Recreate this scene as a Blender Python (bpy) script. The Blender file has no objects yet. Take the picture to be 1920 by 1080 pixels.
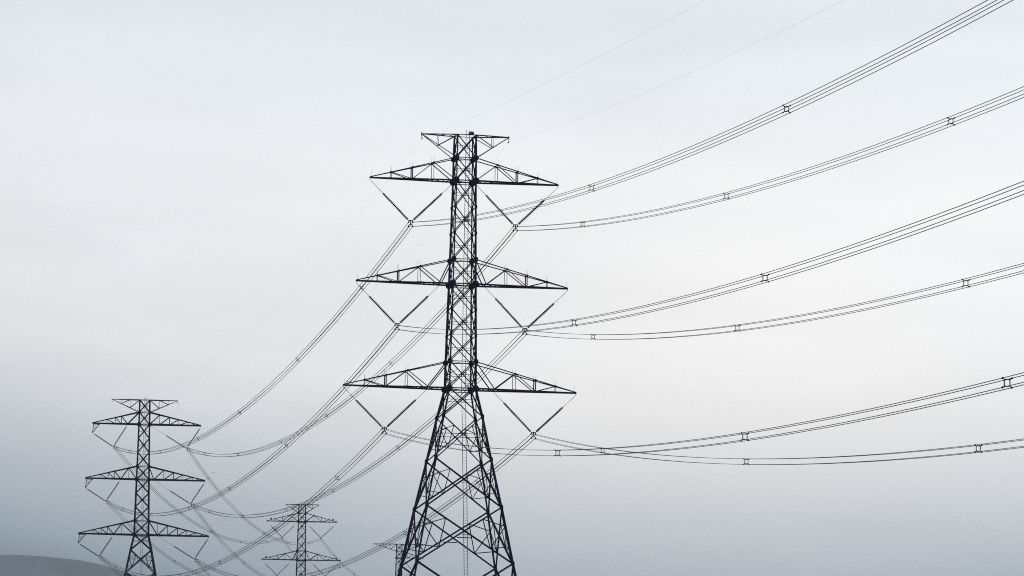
import bpy, math, random
from mathutils import Vector, Matrix, noise
random.seed(7)
R = math.radians
sc = bpy.context.scene
col = sc.collection
EYE = 1.7                                  # camera height; measured heights are stored relative to the eye

# ------------------------------------------------------------------ camera
cd = bpy.data.cameras.new('camera')
cam = bpy.data.objects.new('camera', cd); col.objects.link(cam); sc.camera = cam
cd.sensor_width = 36.0; cd.lens = 9945.57 / 1920 * 36.0
cd.clip_start = 0.5; cd.clip_end = 60000
cam.matrix_world = (Matrix.Translation((0, 0, EYE)) @ Matrix.Rotation(R(90 + 6.16839), 4, 'X')
                    @ Matrix.Rotation(R(1.11697), 4, 'Z'))

# ------------------------------------------------------------------ world: grey overcast sky over a little clear-sky light
SUN_EL, SUN_AZ = 32.0, 24.0                # azimuth measured from +Y towards +X
w = bpy.data.worlds.new('World'); sc.world = w; w.use_nodes = True
nt = w.node_tree; N = nt.nodes; LK = nt.links; N.clear()
out = N.new('ShaderNodeOutputWorld'); mix = N.new('ShaderNodeMixShader')
bgs = N.new('ShaderNodeBackground'); bgc = N.new('ShaderNodeBackground')
sky = N.new('ShaderNodeTexSky'); sky.sky_type = 'NISHITA'; sky.sun_disc = False
sky.sun_elevation = R(SUN_EL); sky.sun_rotation = R(SUN_AZ); sky.air_density = 1.5; sky.dust_density = 4
bgs.inputs['Strength'].default_value = 0.05
LK.new(sky.outputs[0], bgs.inputs[0])
tc = N.new('ShaderNodeTexCoord'); sep = N.new('ShaderNodeSeparateXYZ')
LK.new(tc.outputs['Generated'], sep.inputs[0])
mp = N.new('ShaderNodeMapping'); mp.inputs['Scale'].default_value = (5.0, 5.0, 17.0); mp.inputs['Location'].default_value = (0.3, 1.7, 0.4)
LK.new(tc.outputs['Generated'], mp.inputs[0])
nz = N.new('ShaderNodeTexNoise'); nz.inputs['Scale'].default_value = 1.3; nz.inputs['Detail'].default_value = 3; nz.inputs['Roughness'].default_value = 0.45
LK.new(mp.outputs[0], nz.inputs['Vector'])
def math_node(op, a, b, clamp=False):
    m = N.new('ShaderNodeMath'); m.operation = op; m.use_clamp = clamp
    for i, v in enumerate((a, b)):
        if hasattr(v, 'is_linked') or hasattr(v, 'links'): LK.new(v, m.inputs[i])
        else: m.inputs[i].default_value = v
    return m.outputs[0]
nv = math_node('MULTIPLY', math_node('SUBTRACT', nz.outputs[0], 0.5), 0.009)
zz = math_node('ADD', sep.outputs['Z'], nv)
# the cloud bank is heavier towards the left of the line of towers
xx = math_node('ADD', math_node('MULTIPLY', math_node('MINIMUM', sep.outputs['X'], 0.0), 0.145), math_node('MULTIPLY', math_node('MAXIMUM', sep.outputs['X'], 0.0), -0.03))
zz = math_node('ADD', zz, xx)
zs = math_node('MULTIPLY', zz, 4.0, True)
cr = N.new('ShaderNodeValToRGB'); LK.new(zs, cr.inputs[0])
STOPS = [(0.0, (0.12, 0.15, 0.18)), (0.12, (0.11, 0.145, 0.18)), (0.165, (0.175, 0.235, 0.30)), (0.186, (0.315, 0.39, 0.465)), (0.242, (0.565, 0.61, 0.67)),
         (0.30, (0.80, 0.825, 0.855)), (0.34, (0.915, 0.93, 0.95)), (0.405, (0.945, 0.972, 1.0)), (0.50, (0.95, 0.98, 1.01)), (0.64, (0.835, 0.895, 0.955)), (1.0, (0.76, 0.84, 0.93))]
CS = 1.5                                   # ramp colours are stored divided by this
el = cr.color_ramp.elements
def lin(c): return tuple(v / CS for v in c) + (1,)
el[0].position, el[0].color = STOPS[0][0], lin(STOPS[0][1])
el[1].position, el[1].color = STOPS[-1][0], lin(STOPS[-1][1])
for p_, c_ in STOPS[1:-1]:
    e_ = el.new(p_); e_.color = lin(c_)
cr.color_ramp.interpolation = 'LINEAR'
# faint drifting layers in the cloud, slightly brighter towards the right where the sun is hidden
mp2 = N.new('ShaderNodeMapping'); mp2.inputs['Scale'].default_value = (7.0, 7.0, 30.0); mp2.inputs['Rotation'].default_value = (0, R(-4), 0); mp2.inputs['Location'].default_value = (2.1, 0.4, 0.9)
LK.new(tc.outputs['Generated'], mp2.inputs[0])
nz2 = N.new('ShaderNodeTexNoise'); nz2.inputs['Scale'].default_value = 1.6; nz2.inputs['Detail'].default_value = 4; nz2.inputs['Roughness'].default_value = 0.5
nz2.inputs['Distortion'].default_value = 0.9
LK.new(mp2.outputs[0], nz2.inputs['Vector'])
gain = math_node('ADD', math_node('ADD', math_node('MULTIPLY', math_node('SUBTRACT', nz2.outputs[0], 0.5), 0.23), 1.0), math_node('MULTIPLY', math_node('MAXIMUM', math_node('MINIMUM', sep.outputs['X'], 0.1), -0.1), 0.6))
vm = N.new('ShaderNodeVectorMath'); vm.operation = 'SCALE'; LK.new(cr.outputs[0], vm.inputs[0]); LK.new(gain, vm.inputs['Scale'])
def sq(v, c, w_):
    d_ = math_node('DIVIDE', math_node('SUBTRACT', v, c), w_); return math_node('MULTIPLY', d_, d_)
glow = math_node('POWER', 2.718, math_node('MULTIPLY', math_node('ADD', sq(sep.outputs['X'], 0.045, 0.06), sq(sep.outputs['Z'], 0.1, 0.036)), -1.0))
gm = N.new('ShaderNodeVectorMath'); gm.operation = 'SCALE'; gm.inputs[0].default_value = (0.10 / CS, 0.058 / CS, 0.022 / CS); LK.new(glow, gm.inputs['Scale'])
ga = N.new('ShaderNodeVectorMath'); ga.operation = 'ADD'; LK.new(vm.outputs[0], ga.inputs[0]); LK.new(gm.outputs[0], ga.inputs[1])
LK.new(ga.outputs[0], bgc.inputs[0]); bgc.inputs['Strength'].default_value = CS
mix.inputs[0].default_value = 0.97
LK.new(bgs.outputs[0], mix.inputs[1]); LK.new(bgc.outputs[0], mix.inputs[2]); LK.new(mix.outputs[0], out.inputs[0])

# ------------------------------------------------------------------ sun behind the overcast
sd = bpy.data.lights.new('sun', 'SUN'); sd.energy = 0.5; sd.angle = R(12); sd.color = (1.0, 0.96, 0.9)
sun = bpy.data.objects.new('sun', sd); col.objects.link(sun)
dvec = Vector((math.sin(R(SUN_AZ)) * math.cos(R(SUN_EL)), math.cos(R(SUN_AZ)) * math.cos(R(SUN_EL)), math.sin(R(SUN_EL))))
sun.rotation_euler = dvec.to_track_quat('Z', 'Y').to_euler(); sun.location = (0, 0, 300)

# ------------------------------------------------------------------ exposure / render settings
vs = sc.view_settings; vs.view_transform = 'Standard'; vs.look = 'None'; vs.exposure = 0.0; vs.gamma = 1.0; vs.use_curve_mapping = False
sc.cycles.use_denoising = False
sc.cycles.filter_width = 1.05
sc.cycles.volume_bounces = 1
sc.cycles.max_bounces = 4

# ------------------------------------------------------------------ materials
def mat(name, base, rough=0.6, metal=0.0, var=0.25, scale=3.0, detail=4.0, spec=0.5):
    m = bpy.data.materials.new(name); m.use_nodes = True
    n = m.node_tree.nodes; l = m.node_tree.links; b = n['Principled BSDF']
    b.inputs['Specular IOR Level'].default_value = spec; b.inputs['Roughness'].default_value = rough; b.inputs['Metallic'].default_value = metal
    t = n.new('ShaderNodeTexCoord'); z = n.new('ShaderNodeTexNoise'); r = n.new('ShaderNodeValToRGB')
    z.inputs['Scale'].default_value = scale; z.inputs['Detail'].default_value = detail
    l.new(t.outputs['Object'], z.inputs['Vector']); l.new(z.outputs[0], r.inputs[0]); l.new(r.outputs[0], b.inputs['Base Color'])
    r.color_ramp.elements[0].position = 0.3; r.color_ramp.elements[1].position = 0.7
    r.color_ramp.elements[0].color = tuple(c * (1 - var) for c in base) + (1,)
    r.color_ramp.elements[1].color = tuple(min(1, c * (1 + var)) for c in base) + (1,)
    return m
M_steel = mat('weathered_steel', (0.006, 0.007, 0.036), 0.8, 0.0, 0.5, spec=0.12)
M_fine = mat('thin_galvanised_steel', (0.040, 0.045, 0.062), 0.6, 0.0, 0.25, spec=0.3)
M_insul = mat('dark_glazed_porcelain', (0.008, 0.008, 0.014), 0.5, 0.0, 0.2, spec=0.15)
M_wire = mat('weathered_aluminium_conductor', (0.048, 0.058, 0.075), 0.6, 0.0, 0.2, spec=0.2)
M_spacer = mat('dark_cast_aluminium', (0.007, 0.007, 0.012), 0.7, 0.0, 0.2, spec=0.1)
M_lamp = mat('dark_red_lamp_housing', (0.060, 0.012, 0.008), 0.5, 0.0, 0.2)
M_black = mat('black_lamp_housing', (0.012, 0.012, 0.014), 0.5, 0.0, 0.2)
M_grass = mat('grassland', (0.060, 0.075, 0.040), 0.95, 0.0, 0.4, 0.02, 8)
M_wood = mat('mist_tinted_wooded_slope', (0.046, 0.070, 0.096), 0.95, 0.0, 0.35, 0.006, 10, spec=0.0)  # blue-grey of the distant mist is mixed into the base colour
M_conc = mat('footing_concrete', (0.28, 0.27, 0.25), 0.9, 0.0, 0.2)
M_bird = mat('dark_plumage', (0.02, 0.02, 0.022), 0.8)

# ------------------------------------------------------------------ mesh helpers
WS = 1.0                                   # section scale of the tower being built
class MB:
    def __init__(s): s.v = []; s.f = []
    def _frame(s, d, ref):
        if abs(d.dot(ref)) > 0.98: ref = Vector((1, 0, 0)) if abs(d.x) < 0.9 else Vector((0, 1, 0))
        a = d.cross(ref).normalized(); return a, a.cross(d).normalized()
    def prism(s, p, q, prof, ref=Vector((0, 0, 1))):
        p, q = Vector(p), Vector(q); d = (q - p)
        if d.length < 1e-4: return
        d.normalize(); a, b = s._frame(d, ref); n = len(prof); o = len(s.v)
        for P in (p, q):
            for (x, y) in prof: s.v.append(P + a * x + b * y)
        for i in range(n):
            j = (i + 1) % n; s.f.append((o + i, o + j, o + n + j, o + n + i))
        s.f.append(tuple(o + i for i in reversed(range(n)))); s.f.append(tuple(o + n + i for i in range(n)))
    def angle(s, p, q, wd, t=None, ref=Vector((0, 0, 1)), flip=1):   # rolled L-section
        wd *= WS; t = t or max(0.012, wd * 0.16); h = wd / 2 * flip; h1 = wd / 2
        pr = [(-h1, -h), (h1, -h), (h1, -h + t * flip), (-h1 + t, -h + t * flip), (-h1 + t, h), (-h1, h)]
        s.prism(p, q, pr, ref)
    def bar(s, p, q, wx, wy=None, ref=Vector((0, 0, 1))):
        wy = wy or wx; x, y = wx / 2, wy / 2
        s.prism(p, q, [(-x, -y), (x, -y), (x, y), (-x, y)], ref)
    def tube(s, p, q, r, n=6):
        s.prism(p, q, [(r * math.cos(2 * math.pi * i / n), r * math.sin(2 * math.pi * i / n)) for i in range(n)])
    def path(s, pts, r, n=6, ref=Vector((0, 0, 1))):
        o = len(s.v); m = len(pts)
        for i, P in enumerate(pts):
            d = (pts[min(i + 1, m - 1)] - pts[max(i - 1, 0)]).normalized(); a, b = s._frame(d, ref)
            for k in range(n):
                t = 2 * math.pi * k / n; s.v.append(P + a * r * math.cos(t) + b * r * math.sin(t))
        for i in range(m - 1):
            for k in range(n):
                k2 = (k + 1) % n; s.f.append((o + i * n + k, o + i * n + k2, o + (i + 1) * n + k2, o + (i + 1) * n + k))
        s.f.append(tuple(o + k for k in reversed(range(n)))); s.f.append(tuple(o + (m - 1) * n + k for k in range(n)))
    def lathe(s, p, d, prof, n=10):                                   # prof = [(distance along d, radius)]
        d = Vector(d).normalized(); a, b = s._frame(d, Vector((0, 0, 1))); o = len(s.v); m = len(prof)
        for (h, r) in prof:
            for k in range(n):
                t = 2 * math.pi * k / n; s.v.append(Vector(p) + d * h + a * r * math.cos(t) + b * r * math.sin(t))
        for i in range(m - 1):
            for k in range(n):
                k2 = (k + 1) % n; s.f.append((o + i * n + k, o + i * n + k2, o + (i + 1) * n + k2, o + (i + 1) * n + k))
        s.f.append(tuple(o + k for k in reversed(range(n)))); s.f.append(tuple(o + (m - 1) * n + k for k in range(n)))
    def poly(s, pts, t, nrm):                                          # flat plate of thickness t
        nrm = Vector(nrm).normalized() * t / 2; o = len(s.v); n = len(pts)
        for sg in (-1, 1):
            for P in pts: s.v.append(Vector(P) + nrm * sg)
        for i in range(n):
            j = (i + 1) % n; s.f.append((o + i, o + j, o + n + j, o + n + i))
        s.f.append(tuple(o + i for i in reversed(range(n)))); s.f.append(tuple(o + n + i for i in range(n)))
    def build(s, name, m, parent=None, smooth=False):
        me = bpy.data.meshes.new(name); me.from_pydata([tuple(v) for v in s.v], [], s.f); me.update()
        me.materials.append(m)
        if smooth: me.polygons.foreach_set('use_smooth', [True] * len(me.polygons))
        o = bpy.data.objects.new(name, me); col.objects.link(o)
        if parent: o.parent = parent
        return o
def tag(o, label=None, cat=None, group=None, kind=None):
    if label: o['label'] = label
    if cat: o['category'] = cat
    if group: o['group'] = group
    if kind: o['kind'] = kind
    return o
def empty(name, loc, rz=0):
    o = bpy.data.objects.new(name, None); col.objects.link(o); o.location = loc; o.rotation_euler = (0, 0, rz); o.empty_display_size = 1
    return o
def copy_tree(o, parent=None):
    c = o.copy(); col.objects.link(c); c.parent = parent
    for ch in [x for x in sc.objects if x.parent == o]: copy_tree(ch, c)
    return c

# ------------------------------------------------------------------ terrain
GY = [(-4000, -10), (0, 0), (500, 6.0), (947, 18.4), (1362, 27.6), (1700, 33), (2500, 40), (4000, 40), (30000, 40)]
def gh(x, y):
    h = GY[-1][1]
    for (a, ha), (b, hb) in zip(GY, GY[1:]):
        if y <= b:
            t = max(0, (y - a) / (b - a)); h = ha + (hb - ha) * t; break
    far = min(1, max(0, (math.hypot(x, y) - 2500) / 3000))
    return h + far * 40 * (noise.noise(Vector((x / 1500, y / 1500, 3))) - 0.1)
ys = [-2000, -1000, -400, -100, 0, 60, 120, 200, 300, 400, 500, 600, 700, 800, 947, 1100, 1230, 1362, 1500, 1700, 1900, 2200, 2500] + list(range(2800, 14001, 400))
xs = list(range(-7000, -599, 400)) + list(range(-500, 501, 100)) + list(range(600, 7001, 400))
g = MB(); g.v = [Vector((x, y, gh(x, y))) for y in ys for x in xs]; nx = len(xs)
g.f = [(j * nx + i, j * nx + i + 1, (j + 1) * nx + i + 1, (j + 1) * nx + i) for j in range(len(ys) - 1) for i in range(nx - 1)]
tag(g.build('ground', M_grass, smooth=True), kind='structure')
# the faint hill low on the left
h = MB(); n_ = 110; HX, HY = -1063.0, 11500.0
for j in range(n_ + 1):
    for i in range(n_ + 1):
        u = (i / n_ - 0.5) * 2; v = (j / n_ - 0.5) * 2; x = HX + u * 2600; y = HY + v * 1900
        z = 645 * math.exp(-(u * 2600 / 730) ** 2 / 2 - (v * 1900 / 600) ** 2 / 2) - 10
        z += 7.0 * noise.noise(Vector((x / 90, y / 90, 1))) + 3.0 * noise.noise(Vector((x / 25, y / 25, 5)))
        h.v.append(Vector((x, y, gh(x, y) * 0.2 + z)))
h.f = [(j * (n_ + 1) + i, j * (n_ + 1) + i + 1, (j + 1) * (n_ + 1) + i + 1, (j + 1) * (n_ + 1) + i) for j in range(n_) for i in range(n_)]
tag(h.build('hill', M_wood, smooth=True), kind='structure')

# ------------------------------------------------------------------ lattice towers
BASE = 4.3                                                    # tower base, relative to the eye
ZL = {0: 68.506, 1: 66.313, 2: 64.135, 5: 56.603, 6: 54.263, 9: 46.875, 10: 44.326, 11: 41.624, 12: 37.524, 13: 32.994, 14: 27.686, 15: 20.9, 16: 13.2, 17: 4.3}
ZL[3] = ZL[2] + (ZL[5] - ZL[2]) / 3; ZL[4] = ZL[2] + (ZL[5] - ZL[2]) * 2 / 3
ZL[7] = ZL[6] + (ZL[9] - ZL[6]) / 3; ZL[8] = ZL[6] + (ZL[9] - ZL[6]) * 2 / 3
WL = {0: 0.8855, 1: 0.9285, 2: 0.9386, 5: 1.0613, 6: 1.096, 9: 1.235, 10: 1.264, 11: 1.856, 12: 2.640, 13: 3.551, 14: 4.550, 15: 5.92, 16: 7.44, 17: 9.17}
for a_, b_, lo, hi in ((3, 4, 2, 5), (7, 8, 6, 9)):
    for q_ in (a_, b_): WL[q_] = WL[lo] + (WL[hi] - WL[lo]) * (ZL[lo] - ZL[q_]) / (ZL[lo] - ZL[hi])
NL = 18
def node(l, su, sv): return Vector((WL[l] * su, WL[l] * sv, ZL[l] - BASE))
CORN = ((-1, -1), (1, -1), (1, 1), (-1, 1))

def tower_body(root, footing_extra=0.0, k_=1.0):
    for (su, sv) in CORN:
        m = MB(); rf = Vector((su, sv, 0)).normalized()
        for l in range(NL - 1):
            wd = (0.135 if l < 6 else 0.16 if l < 10 else 0.175 if l < 13 else 0.20) * k_
            p, q = node(l, su, sv), node(l + 1, su, sv)
            m.angle(p, q, wd, wd * 0.2, ref=rf)
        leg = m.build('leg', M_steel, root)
        for l in (1, 2, 5, 6, 9, 10):
            g_ = MB(); P = node(l, su, sv); s = 0.30 if l in (2, 6, 10) else 0.24
            pts = [P + Vector((x * s, -sv * -0.07, z * s)) for x, z in ((-1, -.55), (-.5, -1.1), (.5, -1.1), (1, -.45), (1, .45), (.5, 1.0), (-.5, 1.0), (-1, .55))]
            g_.poly(pts, 0.02, (0, 1, 0))
            pts = [P + Vector((su * 0.07, y * s * .8, z * s)) for y, z in ((-1, -.55), (-.5, -1.1), (.5, -1.1), (1, -.45), (1, .45), (.5, 1.0), (-.5, 1.0), (-1, .55))]
            g_.poly(pts, 0.02, (1, 0, 0))
            g_.build('gusset_plate', M_steel, leg)
        f_ = MB(); P = node(NL - 1, su, sv)
        f_.lathe(P - Vector((0, 0, 2.5 + footing_extra)), (0, 0, 1), [(0, .7), (2.6 + footing_extra, .7), (2.75 + footing_extra, .6)], 16)
        f_.build('concrete_footing', M_conc, leg)
    for k in range(4):                                        # one bracing panel set per face of the tower
        c0, c1 = CORN[k], CORN[(k + 1) % 4]; m = MB()
        nrm = Vector((c0[0] + c1[0], c0[1] + c1[1], 0)).normalized()
        for l in range(NL - 1):
            A, B = node(l, *c0), node(l, *c1); C, D = node(l + 1, *c0), node(l + 1, *c1)
            wd = (0.09 if l < 10 else 0.105 if l < 12 else 0.15 if l < 14 else 0.17) * k_
            off = nrm * 0.05
            m.angle(A + off, D + off, wd, ref=nrm); m.angle(B - off * .2, C - off * .2, wd, ref=nrm, flip=-1)
            t = (A - B).length / ((A - B).length + (C - D).length); X = A + (D - A) * t
            if l in (0, 2, 3, 4, 6, 7, 8, 1, 5, 9, 10):       # thin horizontal through the crossing
                tz = (A.z - X.z) / (A.z - C.z); P, Q = A.lerp(C, tz), B.lerp(D, tz)
                m.angle(P - off, Q - off, 0.042, ref=nrm)
            if l in (0, 1, 2, 5, 6, 9, 10):                   # strong horizontals at the arm levels
                m.angle(A, B, 0.10 if l in (2, 6, 10) else 0.07, ref=nrm)
                if l in (2, 6, 10): m.angle(A - Vector((0, 0, .2)), B - Vector((0, 0, .2)), 0.08, ref=nrm)
            if l == 9:
                mid = (C + D) / 2
                for (E, F) in ((A, C), (B, D)):
                    e1 = E.lerp(F, .5); m.angle(e1, X.lerp(F, .45), .04, ref=nrm); m.angle(e1, X.lerp(E, .4), .04, ref=nrm)
                    m.angle(E.lerp(F, .75), X.lerp(F, .45), .04, ref=nrm)
            if l >= 11:                                       # redundants between leg and diagonals
                for (E, F, G, H) in ((A, C, D, B), (B, D, C, A)):
                    T = E.lerp(G, .22); Bp = F.lerp(H, .26); L1, L2 = E.lerp(F, .34), E.lerp(F, .70)
                    th = 0.068 if l < 13 else 0.085
                    for P, Q in ((T, Bp), (T, L1), (L1, Bp), (Bp, L2)): m.angle(P, Q, th, ref=nrm)
            if l == 11:
                tz = (A.z - X.z) / (A.z - C.z)
                for E, F in ((A, C), (B, D)): m.angle(E.lerp(F, tz), X, .055, ref=nrm)
            if l >= 13:
                Y0 = X; s_ = (D - C).normalized() * (C - D).length * .075
                dz = Vector((0, 0, -(A.z - C.z) * .12)); m.angle(X - s_ + dz, X + s_ + dz, .085, ref=nrm)
        # small node plates on the outside of the legs
        for l in (3, 4, 7, 8, 11, 12, 13, 14, 15, 16):
            for c in (c0, c1):
                P = node(l, *c) + nrm * .075; tn = Vector((-nrm.y, nrm.x, 0)); s = .13 if l < 10 else .17
                m.poly([P + tn * a * s + Vector((0, 0, b * s * 1.7)) for a, b in ((-1, -.6), (0, -1), (1, -.6), (1, .6), (0, 1), (-1, .6))], .015, nrm)
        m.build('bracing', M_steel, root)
    # horizontal diaphragms inside the body
    m = MB()
    for l in (1, 2, 5, 6, 9, 10):
        m = MB(); m.angle(node(l, -1, -1) + Vector((0, 0, -.06)), node(l, 1, 1) + Vector((0, 0, -.06)), .05); m.angle(node(l, 1, -1) + Vector((0, 0, -.12)), node(l, -1, 1) + Vector((0, 0, -.12)), .05)
        m.build('plan_brace', M_steel, root)
    # ladder on the near face with rest hoops
    m = MB(); off = Vector((0, 0.12, 0))
    pts = [Vector((0.12, -WL[l], ZL[l] - BASE)) + off for l in range(NL)]
    pts[0] = pts[0] + Vector((0, 0, .45))
    for a, b in zip(pts, pts[1:]):
        for sx in (-.175, .175): m.bar(a + Vector((sx, 0, 0)), b + Vector((sx, 0, 0)), .036, .05)
        L_ = (a - b).length; nn = int(L_ / .3)
        for i in range(nn):
            P = a.lerp(b, (i + .5) / nn); m.bar(P + Vector((-.175, 0, 0)), P + Vector((.175, 0, 0)), .018)
    lad = m.build('ladder', M_fine, root)
    for l in (1.55, 3.5, 7.5, 9.5, 10.5, 11.45, 12.5, 13.5):
        i = int(l); P = pts[i].lerp(pts[i + 1], l - i); r_ = MB()
        arc = [P + Vector((.3 * math.cos(t), 0.05 + .3 * math.sin(t), 0)) for t in [math.pi * j / 8 for j in range(9)]]
        r_.poly(arc, .03, (0, 0, 1)); r_.path([a_ + Vector((0, 0, .22)) for a_ in arc], .018, 5)
        for a_ in (arc[0], arc[4], arc[8]): r_.bar(a_, a_ + Vector((0, 0, .22)), .02)
        r_.build('rest_platform', M_fine, lad)

def spike(parent, P, h=.62, lean=(0, 0)):
    m = MB(); m.tube(P, P + Vector((lean[0], lean[1], h)), .010, 5); m.build('bird_spike', M_fine, parent)

def cross_arm(root, sd, lo, up, tip, low_j, up_j, webs, spikes=True, bracket=0.0, cw=.11):
    """sd -1/+1 side; lo/up body levels; joints measured from the tip; webs = (upper distance or -1 root, lower distance or -1 root, width)"""
    T = Vector((sd * tip, 0, ZL[lo] - BASE)); m = MB()
    lroot = {s: node(lo, sd, s) for s in (-1, 1)}; uroot = {s: node(up, sd, s) for s in (-1, 1)}
    TL = tip - WL[lo]; TU = tip - WL[up]
    def lowp(d, s): return lroot[s] if d < 0 else T.lerp(lroot[s], d / TL)
    def upp(d, s): return uroot[s] if d < 0 else (T + Vector((0, 0, .07))).lerp(uroot[s], d / TU)
    for s in (-1, 1):
        m.angle(T, lroot[s], cw + .04); m.angle(T + Vector((0, 0, .07)), uroot[s], cw * .80)
        for (u_, l_, wd) in webs: m.angle(upp(u_, s), lowp(l_, s), wd, ref=Vector((0, 1, 0)), flip=s)
    js = [0.0] + sorted(low_j) + [-1]
    for i in range(1, len(js)):                                # plan bracing between the two lower chords
        d0, d1 = js[i - 1], js[i]; sg = 1 if i % 2 else -1
        D0 = d0; D1 = TL if d1 < 0 else d1; mid = (D0 + D1) / 2
        m.angle(lowp(D0, sg), lowp(mid, -sg), .05); m.angle(lowp(mid, -sg), lowp(D1, sg), .05)
        m.angle(lowp(D1, -1), lowp(D1, 1), .055); m.angle(lowp(mid, -1), lowp(mid, 1), .045)
    for d in up_j:
        m.angle(upp(d, -1), upp(d, 1), .045)
        for s in (-1, 1): m.bar(upp(d, s) + Vector((0, 0, -.09)), upp(d, s) + Vector((0, 0, .09)), .16, .03, ref=Vector((0, 1, 0)))
    for d in (low_j[len(low_j) // 2],):
        for s in (-1, 1): m.bar(lowp(d, s) + Vector((-.3, 0, .02)), lowp(d, s) + Vector((.3, 0, .02)), .05, .14)
    m.bar(T + Vector((-sd * .35, 0, 0)), T + Vector((sd * .05, 0, 0)), .14, .14)
    m.bar(T + Vector((0, 0, -.02)), T + Vector((0, 0, -.22)), .05, .03)
    if bracket:
        for s in (-1, 1):
            b0 = T.lerp(lroot[s], .25 / TL); b1 = lowp(1.35, s); bt = T + Vector((sd * -.05, s * .03, -bracket))
            m.angle(b0, bt, .10); m.angle(b1, bt, .10); m.angle(b0 + Vector((0, 0, -.22)), b1 + Vector((0, 0, -.22)), .07)
            m.angle(b0.lerp(bt, .25), b1.lerp(bt, .45), .05); m.angle(b0.lerp(bt, .6), b1.lerp(bt, .45), .05)
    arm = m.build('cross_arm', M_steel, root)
    if spikes:
        spike(arm, T + Vector((-sd * .12, 0, .05)))
        for d in up_j:
            for s in (-1, 1): spike(arm, upp(d, s), .55, (random.uniform(-.08, .08), 0))
    return arm

def peak_arm(root, sd, tip, joints):
    T = Vector((sd * tip, 0, ZL[0] - BASE + .02)); m = MB()
    for s in (-1, 1):
        a, b = node(0, sd, s), node(1, sd, s)
        m.angle(T, a, .10); m.angle(T, b, .08)
        TL = tip - WL[0]
        for i, d in enumerate(joints):
            u_, l_ = T.lerp(a, d / TL), T.lerp(b, d / TL); m.angle(u_, l_, .045)
            nxt = a if i == len(joints) - 1 else T.lerp(a, joints[i + 1] / TL)
            m.angle(l_, nxt, .07)
    for t in (.25, .5, .75, 1.0):
        m.angle(T.lerp(node(0, sd, -1), t), T.lerp(node(0, sd, 1), max(0.02, t - .2)), .045)
    m.bar(T + Vector((0, 0, .16)), T + Vector((0, 0, -.2)), .07)
    m.build('peak_arm', M_steel, root)
    c = MB(); c.tube(T + Vector((0, 0, -.18)), T + Vector((-sd * .06, .1, -.45)), .03); c.lathe(T + Vector((-sd * .06, -.2, -.48)), (0, 1, 0), [(0, .03), (.1, .06), (.3, .06), (.4, .03)], 8)
    c.build('earth_wire_clamp', M_steel, root)

W1 = {'a': [(-1, -1, 0.0)]}
def arms_straight(root, lamps=False):
    # from the tip: joints at 2, 4, 6, 8 m
    for sd in (-1, 1):
        for (lo, up, tip, inner) in ((2, 1, 9.07, False), (6, 5, 10.165, True), (10, 9, 11.167, True)):
            webs = [(2, 2, .05), (4, 4, .10), (6, 6, .05), (2, 4, .07), (6, 4, .075)]
            if inner: webs += [(6, 8, .085), (-1, 8, .10)]
            else: webs += [(6, -1, .085)]
            arm = cross_arm(root, sd, lo, up, tip, [2, 4, 6, 8] if inner else [2, 4, 6], [2, 4, 6], webs)
            if lamps and lo in (2, 6):
                P = Vector((sd * (tip - 1.15), 0, ZL[lo] - BASE + .42)); l_ = MB()
                l_.bar(P + Vector((0, 0, -.35)), P, .06); l_.lathe(P, (0, 0, 1), [(0, .16), (.06, .2), (.12, .16), (.36, .16), (.46, .08)], 10)
                l_.build('warning_lamp', M_black, root)
        peak_arm(root, sd, 4.22, [1.6])

def beacon(root):
    m = MB(); z = ZL[0] - BASE
    m.bar((.42, -.75, z + .02), (.42, -.75, z + .12), .5, .5); m.build('lamp_bracket', M_steel, root)
    b = MB(); b.bar((.24, -.75, z + .21), (.68, -.75, z + .21), .3, .17); b.lathe((.46, -.75, z + .29), (0, 0, 1), [(0, .12), (.03, .12), (.05, .07)], 10)
    b.build('warning_lamp', M_lamp, root)

PSI1, PSI2 = 0.179519, R(4.1645)
T1 = empty('transmission_tower', (-4.721, 500, BASE + EYE), PSI1)
tag(T1, 'largest and nearest steel lattice pylon, with a small dark red lamp box on its top', 'pylon', 'lattice pylons of the power line')
tower_body(T1); arms_straight(T1)

WS = 1.4
T3 = empty('transmission_tower', (0, 0, 0)); tag(T3, 'x', 'pylon', 'lattice pylons of the power line'); tower_body(T3); arms_straight(T3)
T3.location = (-52.791, 1361.78, BASE + 21.62 + EYE); T3.rotation_euler = (0, 0, 0)
T3['label'] = 'small distant pylon with black lamps near its arm tips, between left and central pylons'
for sd in (-1, 1):
    for lo, tip in ((2, 9.07), (6, 10.165)):
        P = Vector((sd * (tip - 1.15), 0, ZL[lo] - BASE + .42)); l_ = MB()
        l_.bar(P + Vector((0, 0, -.35)), P, .06); l_.lathe(P, (0, 0, 1), [(0, .16), (.06, .25), (.12, .25), (.36, .22), (.46, .08)], 10)
        l_.build('warning_lamp', M_black, T3)
beacon(T1)

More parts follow.
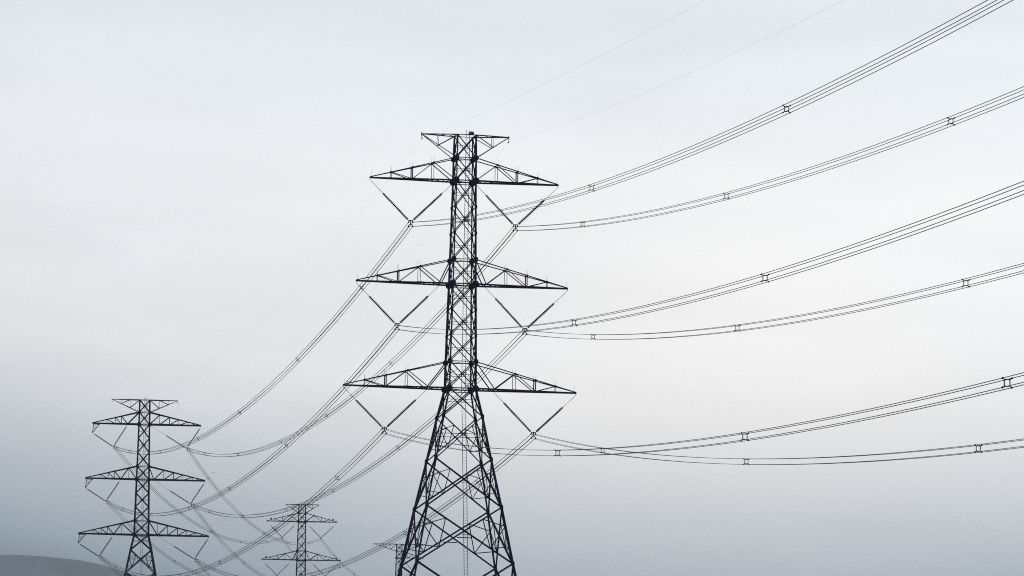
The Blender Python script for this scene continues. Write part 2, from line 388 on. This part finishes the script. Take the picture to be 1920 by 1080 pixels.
WS = 1.12
T2 = empty('transmission_tower', (-65.3906, 947.442, BASE + 12.4 + EYE), PSI2)
tag(T2, 'dark lattice pylon at far left whose left arm ends carry small hanging triangular brackets', 'pylon', 'lattice pylons of the power line')
tower_body(T2, k_=1.35)
for (lo, up, tl, tr) in ((2, 1, 9.25, 10.15), (6, 5, 10.24, 11.15), (10, 9, 11.23, 12.08)):
    webs = [(2.6, 2.6, .08), (4.05, 4.05, .11), (5.15, 5.15, .11), (2.6, 4.05, .085), (4.05, 5.15, .09), (5.15, 6.3, .11)]
    if lo == 2: webs += [(-1, 6.3, .15)]; uj = [2.6, 4.05, 5.15]
    else: webs += [(7.7, 6.3, .12), (7.7, 7.7, .06), (7.7, -1, .085)]; uj = [2.6, 4.05, 5.15, 7.7]
    cross_arm(T2, -1, lo, up, tl, [1.35, 2.6, 4.05, 5.15, 6.3], uj, webs, spikes=False, bracket=1.75, cw=.19)
    J = [2.3, 4.0, 5.65, 7.4]
    webs = [(d, d, w_) for d, w_ in zip(J, (.09, .07, .12, .09))] + [(.9, 2.3, .08), (2.3, 4.0, .10), (4.0, 5.65, .10), (5.65, 7.4, .10)]
    if lo == 2: webs += [(7.4, -1, .10)]; lj = J; uj = J
    else: webs += [(7.4, 9.2, .10), (-1, 9.2, .10), (-1 if lo == 6 else 9.2, 9.2, .06)]; lj = J + [9.2]; uj = J
    cross_arm(T2, 1, lo, up, tr, lj, uj, webs, spikes=False, cw=.19)
for sd in (-1, 1): peak_arm(T2, sd, 5.89, [1.7, 3.3])

WS = 1.6
# fourth pylon: narrow head, wide earth-wire arm, staggered arms
Y4 = 1700.0; PX = 9945.57
S4 = 0.98
T4 = empty('transmission_tower', (-34.5, Y4, 0), 0.0)
tag(T4, 'faintest farthest pylon, narrow head showing just behind left legs of the central one', 'pylon', 'lattice pylons of the power line')
tower_body(T4, 2)
for sd in (-1, 1): peak_arm(T4, sd, 8.3, [2.0, 3.8, 5.5])
def raw_arm(root, sd, zt, zu, wdt, tip, joints):
    m = MB(); T = Vector((sd * tip, 0, zt))
    for s in (-1, 1):
        a, b = Vector((sd * wdt, s * wdt, zt)), Vector((sd * wdt, s * wdt, zu))
        m.angle(T, a, .12); m.angle(T, b, .09); L_ = tip - wdt
        for i, d in enumerate(joints):
            m.angle(T.lerp(a, d / L_), T.lerp(b, d / L_), .06)
            m.angle(T.lerp(b, d / L_), a if i == len(joints) - 1 else T.lerp(a, joints[i + 1] / L_), .07)
    m.bar(T, T - Vector((0, 0, .2)), .08); m.build('cross_arm', M_steel, root)
for sd, lo, up in ((1, 2, 1), (1, 6, 5), (1, 10, 9)):
    raw_arm(T4, sd, ZL[lo] - BASE, ZL[up] - BASE, WL[lo], 7.8, [1.9, 3.6, 5.2])
for lo in (4, 8): raw_arm(T4, -1, ZL[lo] - BASE - 3.4, ZL[lo] - BASE - 1.2, WL[lo], 8.5, [1.9, 3.6, 5.2])
T4.location.z = 100.4 - (ZL[0] - BASE) + EYE

# ------------------------------------------------------------------ insulators
def w2(T, p): return Vector(T.location) + Matrix.Rotation(T.rotation_euler.z, 3, 'Z') @ Vector(p)
DISC = .146
def v_string(T, attach_out, attach_in, clamp, label, rod=(.36, .31), side=1, tilt=0.0, rdisc=.137):
    """clamp = centre of the four-wire bundle in tower-local coordinates"""
    c = Vector(clamp); rz = T.rotation_euler.z
    root = empty('insulator_assembly', w2(T, c), rz); tag(root, label, 'insulator', 'V-shaped insulator strings on the pylon arms')
    top = Vector((0, 0, .36)); Rt = Matrix.Rotation(tilt, 3, 'Y')
    for k, (att, rf) in enumerate(((attach_out, rod[0]), (attach_in, rod[1]))):
        A = Vector(att) - c; sgn = 1 if A.x > 0 else -1
        B = Rt @ (top + Vector((sgn * .2, 0, 0))); d = (B - A); Ln = d.length; d.normalize()
        m = MB(); n = int(Ln * (1 - rf) / DISC); start = Ln - n * DISC - .12
        m.tube(A + d * (start - .05), B, .03, 6)
        for i in range(n):
            m.lathe(A + d * (start + i * DISC), d, [(0, .04), (.01, rdisc * .55), (.055, rdisc * .6), (.07, rdisc), (.1, rdisc * .97), (.11, .05), (DISC, .04)], 10)
        st = m.build('insulator_string', M_insul, root)
        r_ = MB(); r_.tube(A, A + d * (start + .02), .022, 6); r_.lathe(A + d * (start - .12), d, [(0, .03), (.03, .06), (.12, .06), (.16, .04)], 8)
        r_.build('hanger_rod', M_fine if T is not T2 else M_steel, st)
    m = MB()
    def P(x, z, y=0): return Rt @ Vector((x, y, z))
    m.bar(P(-.22, .36), P(.22, .36), .075, .08)                                  # upper yoke bar
    for s in (-1, 1): m.bar(P(s * .17, .36), P(s * .2, .2), .06); 
    m.bar(P(0, .36), P(0, -.02), .085)
    m.bar(P(-.19, .22), P(.19, .22), .03)
    arc = [P(.2 * math.cos(t), -.2 + .2 * math.sin(t)) for t in [math.pi * j / 8 for j in range(9)]]
    m.path(arc, .042, 6, ref=Vector((0, 1, 0)))
    m.build('yoke', M_spacer, root)
    for (x, z) in ((-.2, .2), (.2, .2), (-.2, -.2), (.2, -.2)):
        cl_ = MB(); p0 = P(x, z); cl_.lathe(p0 + Vector((0, -.2, 0)), (0, 1, 0), [(0, .03), (.06, .065), (.2, .085), (.34, .065), (.4, .03)], 8)
        cl_.build('wire_clamp', M_spacer, root)
    return root

LV = {'a': ('top', 2), 'b': ('middle', 6), 'c': ('bottom', 10)}
CL1 = {('a', -1): (-5.079, 59.827), ('a', 1): (5.021, 59.827), ('b', -1): (-6.168, 49.967), ('b', 1): (6.116, 49.967), ('c', -1): (-7.173, 40.098), ('c', 1): (7.131, 40.098)}
CL2 = {('a', -1): (-5.17, 72.3), ('a', 1): (7.93, 72.3), ('b', -1): (-6.2, 62.47), ('b', 1): (8.87, 62.4), ('c', -1): (-7.17, 52.61), ('c', 1): (9.83, 52.52)}
CL3 = {('a', -1): (-5.01, 81.47), ('a', 1): (4.96, 81.47), ('b', -1): (-6.09, 71.67), ('b', 1): (6.2, 71.67), ('c', -1): (-7.15, 61.8), ('c', 1): (7.15, 61.8)}
TIP = {'a': 9.07, 'b': 10.165, 'c': 11.167}
sdn = {-1: 'left', 1: 'right'}
for (lv, sd), (u, z) in CL1.items():
    lo = LV[lv][1]; zt = ZL[lo] - BASE
    inner = WL[lo] + .05 if lv == 'a' else TIP[lv] - 8.0
    v_string(T1, (sd * TIP[lv], 0, zt - .2), (sd * inner, 0, zt - .12), (u, 0, z - BASE),
             f'V-shaped insulator pair under the {LV[lv][0]} {sdn[sd]} arm of the large central pylon', (.36, .31))
for (lv, sd), (u, z) in CL2.items():
    lo = LV[lv][1]; zt = ZL[lo] - BASE; tip = {('a', -1): 9.25, ('a', 1): 10.15, ('b', -1): 10.24, ('b', 1): 11.15, ('c', -1): 11.23, ('c', 1): 12.08}[(lv, sd)]
    c = (u, 0, z - BASE - 12.4)
    if sd < 0: o_, i_ = (-tip + .05, 0, zt - 1.75), (-(tip - 6.3), 0, zt - .1)
    else: o_, i_ = (tip, 0, zt - .2), ((WL[lo] + .1) if lv == 'a' else tip - 9.2, 0, zt - .1)
    v_string(T2, o_, i_, c, f'slanting V-shaped insulator pair under the {LV[lv][0]} {sdn[sd]} arm of the far left pylon',
             (.13, .15) if sd < 0 else (.14, .47), tilt=R(-38 if True else 0) * -1 * -1 if sd else 0, rdisc=.145)
for (lv, sd), (u, z) in CL3.items():
    if lv == 'c': continue
    lo = LV[lv][1]; zt = ZL[lo] - BASE; inner = WL[lo] + .05 if lv == 'a' else TIP[lv] - 8.0
    v_string(T3, (sd * TIP[lv], 0, zt - .2), (sd * inner, 0, zt - .12), (u, 0, z - BASE - 21.62),
             f'small V-shaped insulator pair under the {LV[lv][0]} {sdn[sd]} arm of the distant pylon with black lamps', (.30, .30))
C4 = (4.25, 0, ZL[2] - BASE - 4.1)
v_string(T4, (7.8, 0, ZL[2] - BASE - .2), (WL[2], 0, ZL[2] - BASE - .1), C4, 'faint V-shaped insulator pair under the right arm of the farthest pylon', (.25, .25))

# ------------------------------------------------------------------ wires
HB = .2
def spacer_mesh():
    m = MB(); a, b = .125, .15
    ring = []
    for k in range(20):
        t = 2 * math.pi * k / 20; cx, sz = math.cos(t), math.sin(t); e = .62
        ring.append(Vector((a * math.copysign(abs(cx) ** e, cx), 0, b * math.copysign(abs(sz) ** e, sz))))
    m.path(ring + [ring[0], ring[1]], .025, 6, ref=Vector((0, 1, 0)))
    for sx in (-1, 1):
        for sz in (-1, 1):
            p, q = Vector((sx * a * .86, 0, sz * b * .86)), Vector((sx * HB, 0, sz * HB))
            m.tube(p, q, .027, 6); m.lathe(q + Vector((0, -.07, 0)), (0, 1, 0), [(0, .035), (.03, .048), (.11, .048), (.14, .035)], 8)
    me = m.build('spacer', M_spacer); d = me.data; bpy.data.objects.remove(me); return d
SP = spacer_mesh()
def bundle(fn, label, stations, lat, nseg=72, r=.022, group='four-wire conductor bundles strung between the pylons'):
    """fn(t) -> world point for t in 0..1; lat = horizontal lateral unit vector"""
    P0 = fn(0); root = empty('conductor_bundle', P0); tag(root, label, 'power line', group)
    for sx in (-1, 1):
        for sz in (-1, 1):
            m = MB(); pts = [fn(i / nseg) - P0 + lat * HB * sx + Vector((0, 0, HB * sz)) for i in range(nseg + 1)]
            m.path(pts, r, 6); m.build('wire', M_wire, root, smooth=True)
    for t in stations:
        o = bpy.data.objects.new('spacer', SP); col.objects.link(o); o.parent = root
        a, b = fn(max(0, t - .002)), fn(min(1, t + .002)); d = (b - a).normalized(); x = lat.copy(); x = (x - d * x.dot(d)).normalized(); zt_ = x.cross(d).normalized()
        if zt_.z < 0: zt_ = -zt_; 
        yy = zt_.cross(x)
        mm = Matrix((x, yy, zt_)).transposed().to_4x4(); mm.translation = fn(t) - P0; o.matrix_local = mm
def sagged(A, B, s): return lambda t: A.lerp(B, t) - Vector((0, 0, 4 * s * t * (1 - t)))
def up(T, u, z): return w2(T, (u, 0, 0)) * 1.0 + Vector((0, 0, 0)) if False else Vector((w2(T, (u, 0, 0)).x, w2(T, (u, 0, 0)).y, z + EYE))
# span from the central pylon towards (and past) the camera on the right
PHI = R(6.804); HD = Vector((math.sin(PHI), -math.cos(PHI), 0)); LATN = Vector((math.cos(PHI), math.sin(PHI), 0))
MK = {('a', -1): (-.11405, 1.3297e-4), ('a', 1): (-.11560, 1.4095e-4), ('b', -1): (-.11181, 1.3105e-4), ('b', 1): (-.11188, 1.4027e-4), ('c', -1): (-.10674, 1.3053e-4), ('c', 1): (-.10925, 1.41e-4)}
SPAN = 460.0
for (lv, sd), (m_, k_) in MK.items():
    u, z = CL1[(lv, sd)]; P = up(T1, u, z)
    fn = (lambda P, m_, k_: (lambda t: P + HD * (t * SPAN) + Vector((0, 0, m_ * t * SPAN + k_ * (t * SPAN) ** 2))))(P, m_, k_)
    st = [s / SPAN for s in ((48, 128.3, 209, 277, 350) if sd < 0 else (48.5, {'a': 126.2, 'b': 125.3, 'c': 124}[lv], {'a': 205.7, 'b': 205.1, 'c': 204.2}[lv], 275, 350))]
    bundle(fn, f'four-wire bundle running off the right edge from the central pylon, hung at its {LV[lv][0]} {sdn[sd]} insulator'.replace('four-wire bundle running off the right edge from', 'wire bundle towards the right edge from'), st, LATN, 100, r=.019)
# span central -> left pylon
SG = {('a', -1): 8.1, ('a', 1): 8.2, ('b', -1): 8.2, ('b', 1): 8.0, ('c', -1): 7.9, ('c', 1): 7.9}
for k, s in SG.items():
    A, B = up(T1, *CL1[k]), up(T2, *CL2[k]); d = (B - A).normalized(); lat = Vector((d.y, -d.x, 0)).normalized()
    bundle(sagged(A, B, s), f'wire bundle sagging to the far left pylon from {LV[k[0]][0]} {sdn[k[1]]} insulator of central pylon', [.094, .243, .415, .568, .742, .902], lat, r=.028)
for k in SG:
    A, B = up(T2, *CL2[k]), up(T3, *CL3[k]); d = (B - A).normalized(); lat = Vector((d.y, -d.x, 0)).normalized()
    bundle(sagged(A, B, 7.0), f'thin wire bundle dropping to the right from {LV[k[0]][0]} {sdn[k[1]]} insulator of far left pylon', [.115, .317, .487, .685, .88], lat, 60, r=.026)
for k, (A, B) in {('a', 1): (up(T3, *CL3[('a', 1)]), w2(T4, C4)), ('a', -1): (up(T3, *CL3[('a', -1)]), w2(T4, (-5, 0, ZL[4] - BASE - 6)))}.items():
    d = (B - A).normalized(); lat = Vector((d.y, -d.x, 0)).normalized()
    bundle(sagged(A, B, 7.5), f'faint wire bundle dropping right from top {sdn[k[1]]} insulator of distant pylon with black lamps', [.12, .32, .5, .68, .88], lat, 60)

# earth wires on the peak arms
def earth(fn, label, n=70, r=.0038):
    P0 = fn(0); m = MB(); m.path([fn(i / n) - P0 for i in range(n + 1)], r, 5); o = m.build('earth_wire', M_wire, smooth=True); o.location = P0
    tag(o, label, 'cable', 'thin earth wires along the pylon tops')
zt = ZL[0] - .45
for sd in (-1, 1):
    P = up(T1, sd * 4.22, zt); m_, k_ = (-.0935, .6e-4) if sd < 0 else (-.096, .8e-4)
    earth((lambda P, m_, k_: (lambda t: P + HD * (t * SPAN) + Vector((0, 0, m_ * t * SPAN + k_ * (t * SPAN) ** 2))))(P, m_, k_),
          f'hair-thin earth wire rising to upper right from {sdn[sd]} top tip of central pylon')
    A, B = P, up(T2, sd * 5.89, zt + 12.4)
    earth(sagged(A, B, 6.2), f'hair-thin earth wire from {sdn[sd]} top tip of central pylon down to far left pylon')
    A, B = B, up(T3, sd * 4.22, zt + 21.62)
    earth(sagged(A, B, 5.2), f'hair-thin earth wire from {sdn[sd]} top tip of far left pylon towards distant pylon')

# ------------------------------------------------------------------ a bird in the distance
b = MB(); S = .14
b.lathe((0, -1.3 * S, 0), (0, 1, 0), [(0, .03 * S), (.5 * S, .28 * S), (1.2 * S, .36 * S), (2.0 * S, .25 * S), (2.6 * S, .08 * S)], 10)
for s in (-1, 1):
    b.v += [Vector((s * .2 * S, -.5 * S, .1 * S)), Vector((s * .2 * S, .5 * S, .1 * S)), Vector((s * 1.8 * S, .3 * S, .7 * S)), Vector((s * 1.9 * S, -.3 * S, .72 * S)), Vector((s * .2 * S, 0, .22 * S)), Vector((s * 1.8 * S, 0, .8 * S))]
    o_ = len(b.v) - 6; b.f += [(o_, o_ + 1, o_ + 2, o_ + 3), (o_ + 4, o_, o_ + 3, o_ + 5), (o_ + 1, o_ + 4, o_ + 5, o_ + 2), (o_, o_ + 4, o_ + 1), (o_ + 3, o_ + 2, o_ + 5)]
bd = b.build('bird', M_bird); bd.location = (-33.4, 600, 43.9 + EYE - .8); tag(bd, 'tiny dark bird in flight right of the far left pylon', 'bird')

# ------------------------------------------------------------------ haze
hz = MB(); x0, x1, y0, y1, z0, z1 = -7100, 7100, -2100, 14100, -60, 700
hz.v = [Vector(c) for c in ((x0, y0, z0), (x1, y0, z0), (x1, y1, z0), (x0, y1, z0), (x0, y0, z1), (x1, y0, z1), (x1, y1, z1), (x0, y1, z1))]
hz.f = [(0, 3, 2, 1), (4, 5, 6, 7), (0, 1, 5, 4), (1, 2, 6, 5), (2, 3, 7, 6), (3, 0, 4, 7)]
mh = bpy.data.materials.new('haze_air'); mh.use_nodes = True; n = mh.node_tree.nodes; n.clear()
mo = n.new('ShaderNodeOutputMaterial'); pv = n.new('ShaderNodeVolumePrincipled')
pv.inputs['Color'].default_value = (0.84, 0.87, 0.91, 1); pv.inputs['Density'].default_value = 0.00004; pv.inputs['Anisotropy'].default_value = 0.0
mh.node_tree.links.new(pv.outputs[0], mo.inputs['Volume'])
ho = hz.build('haze', mh); tag(ho, kind='stuff')
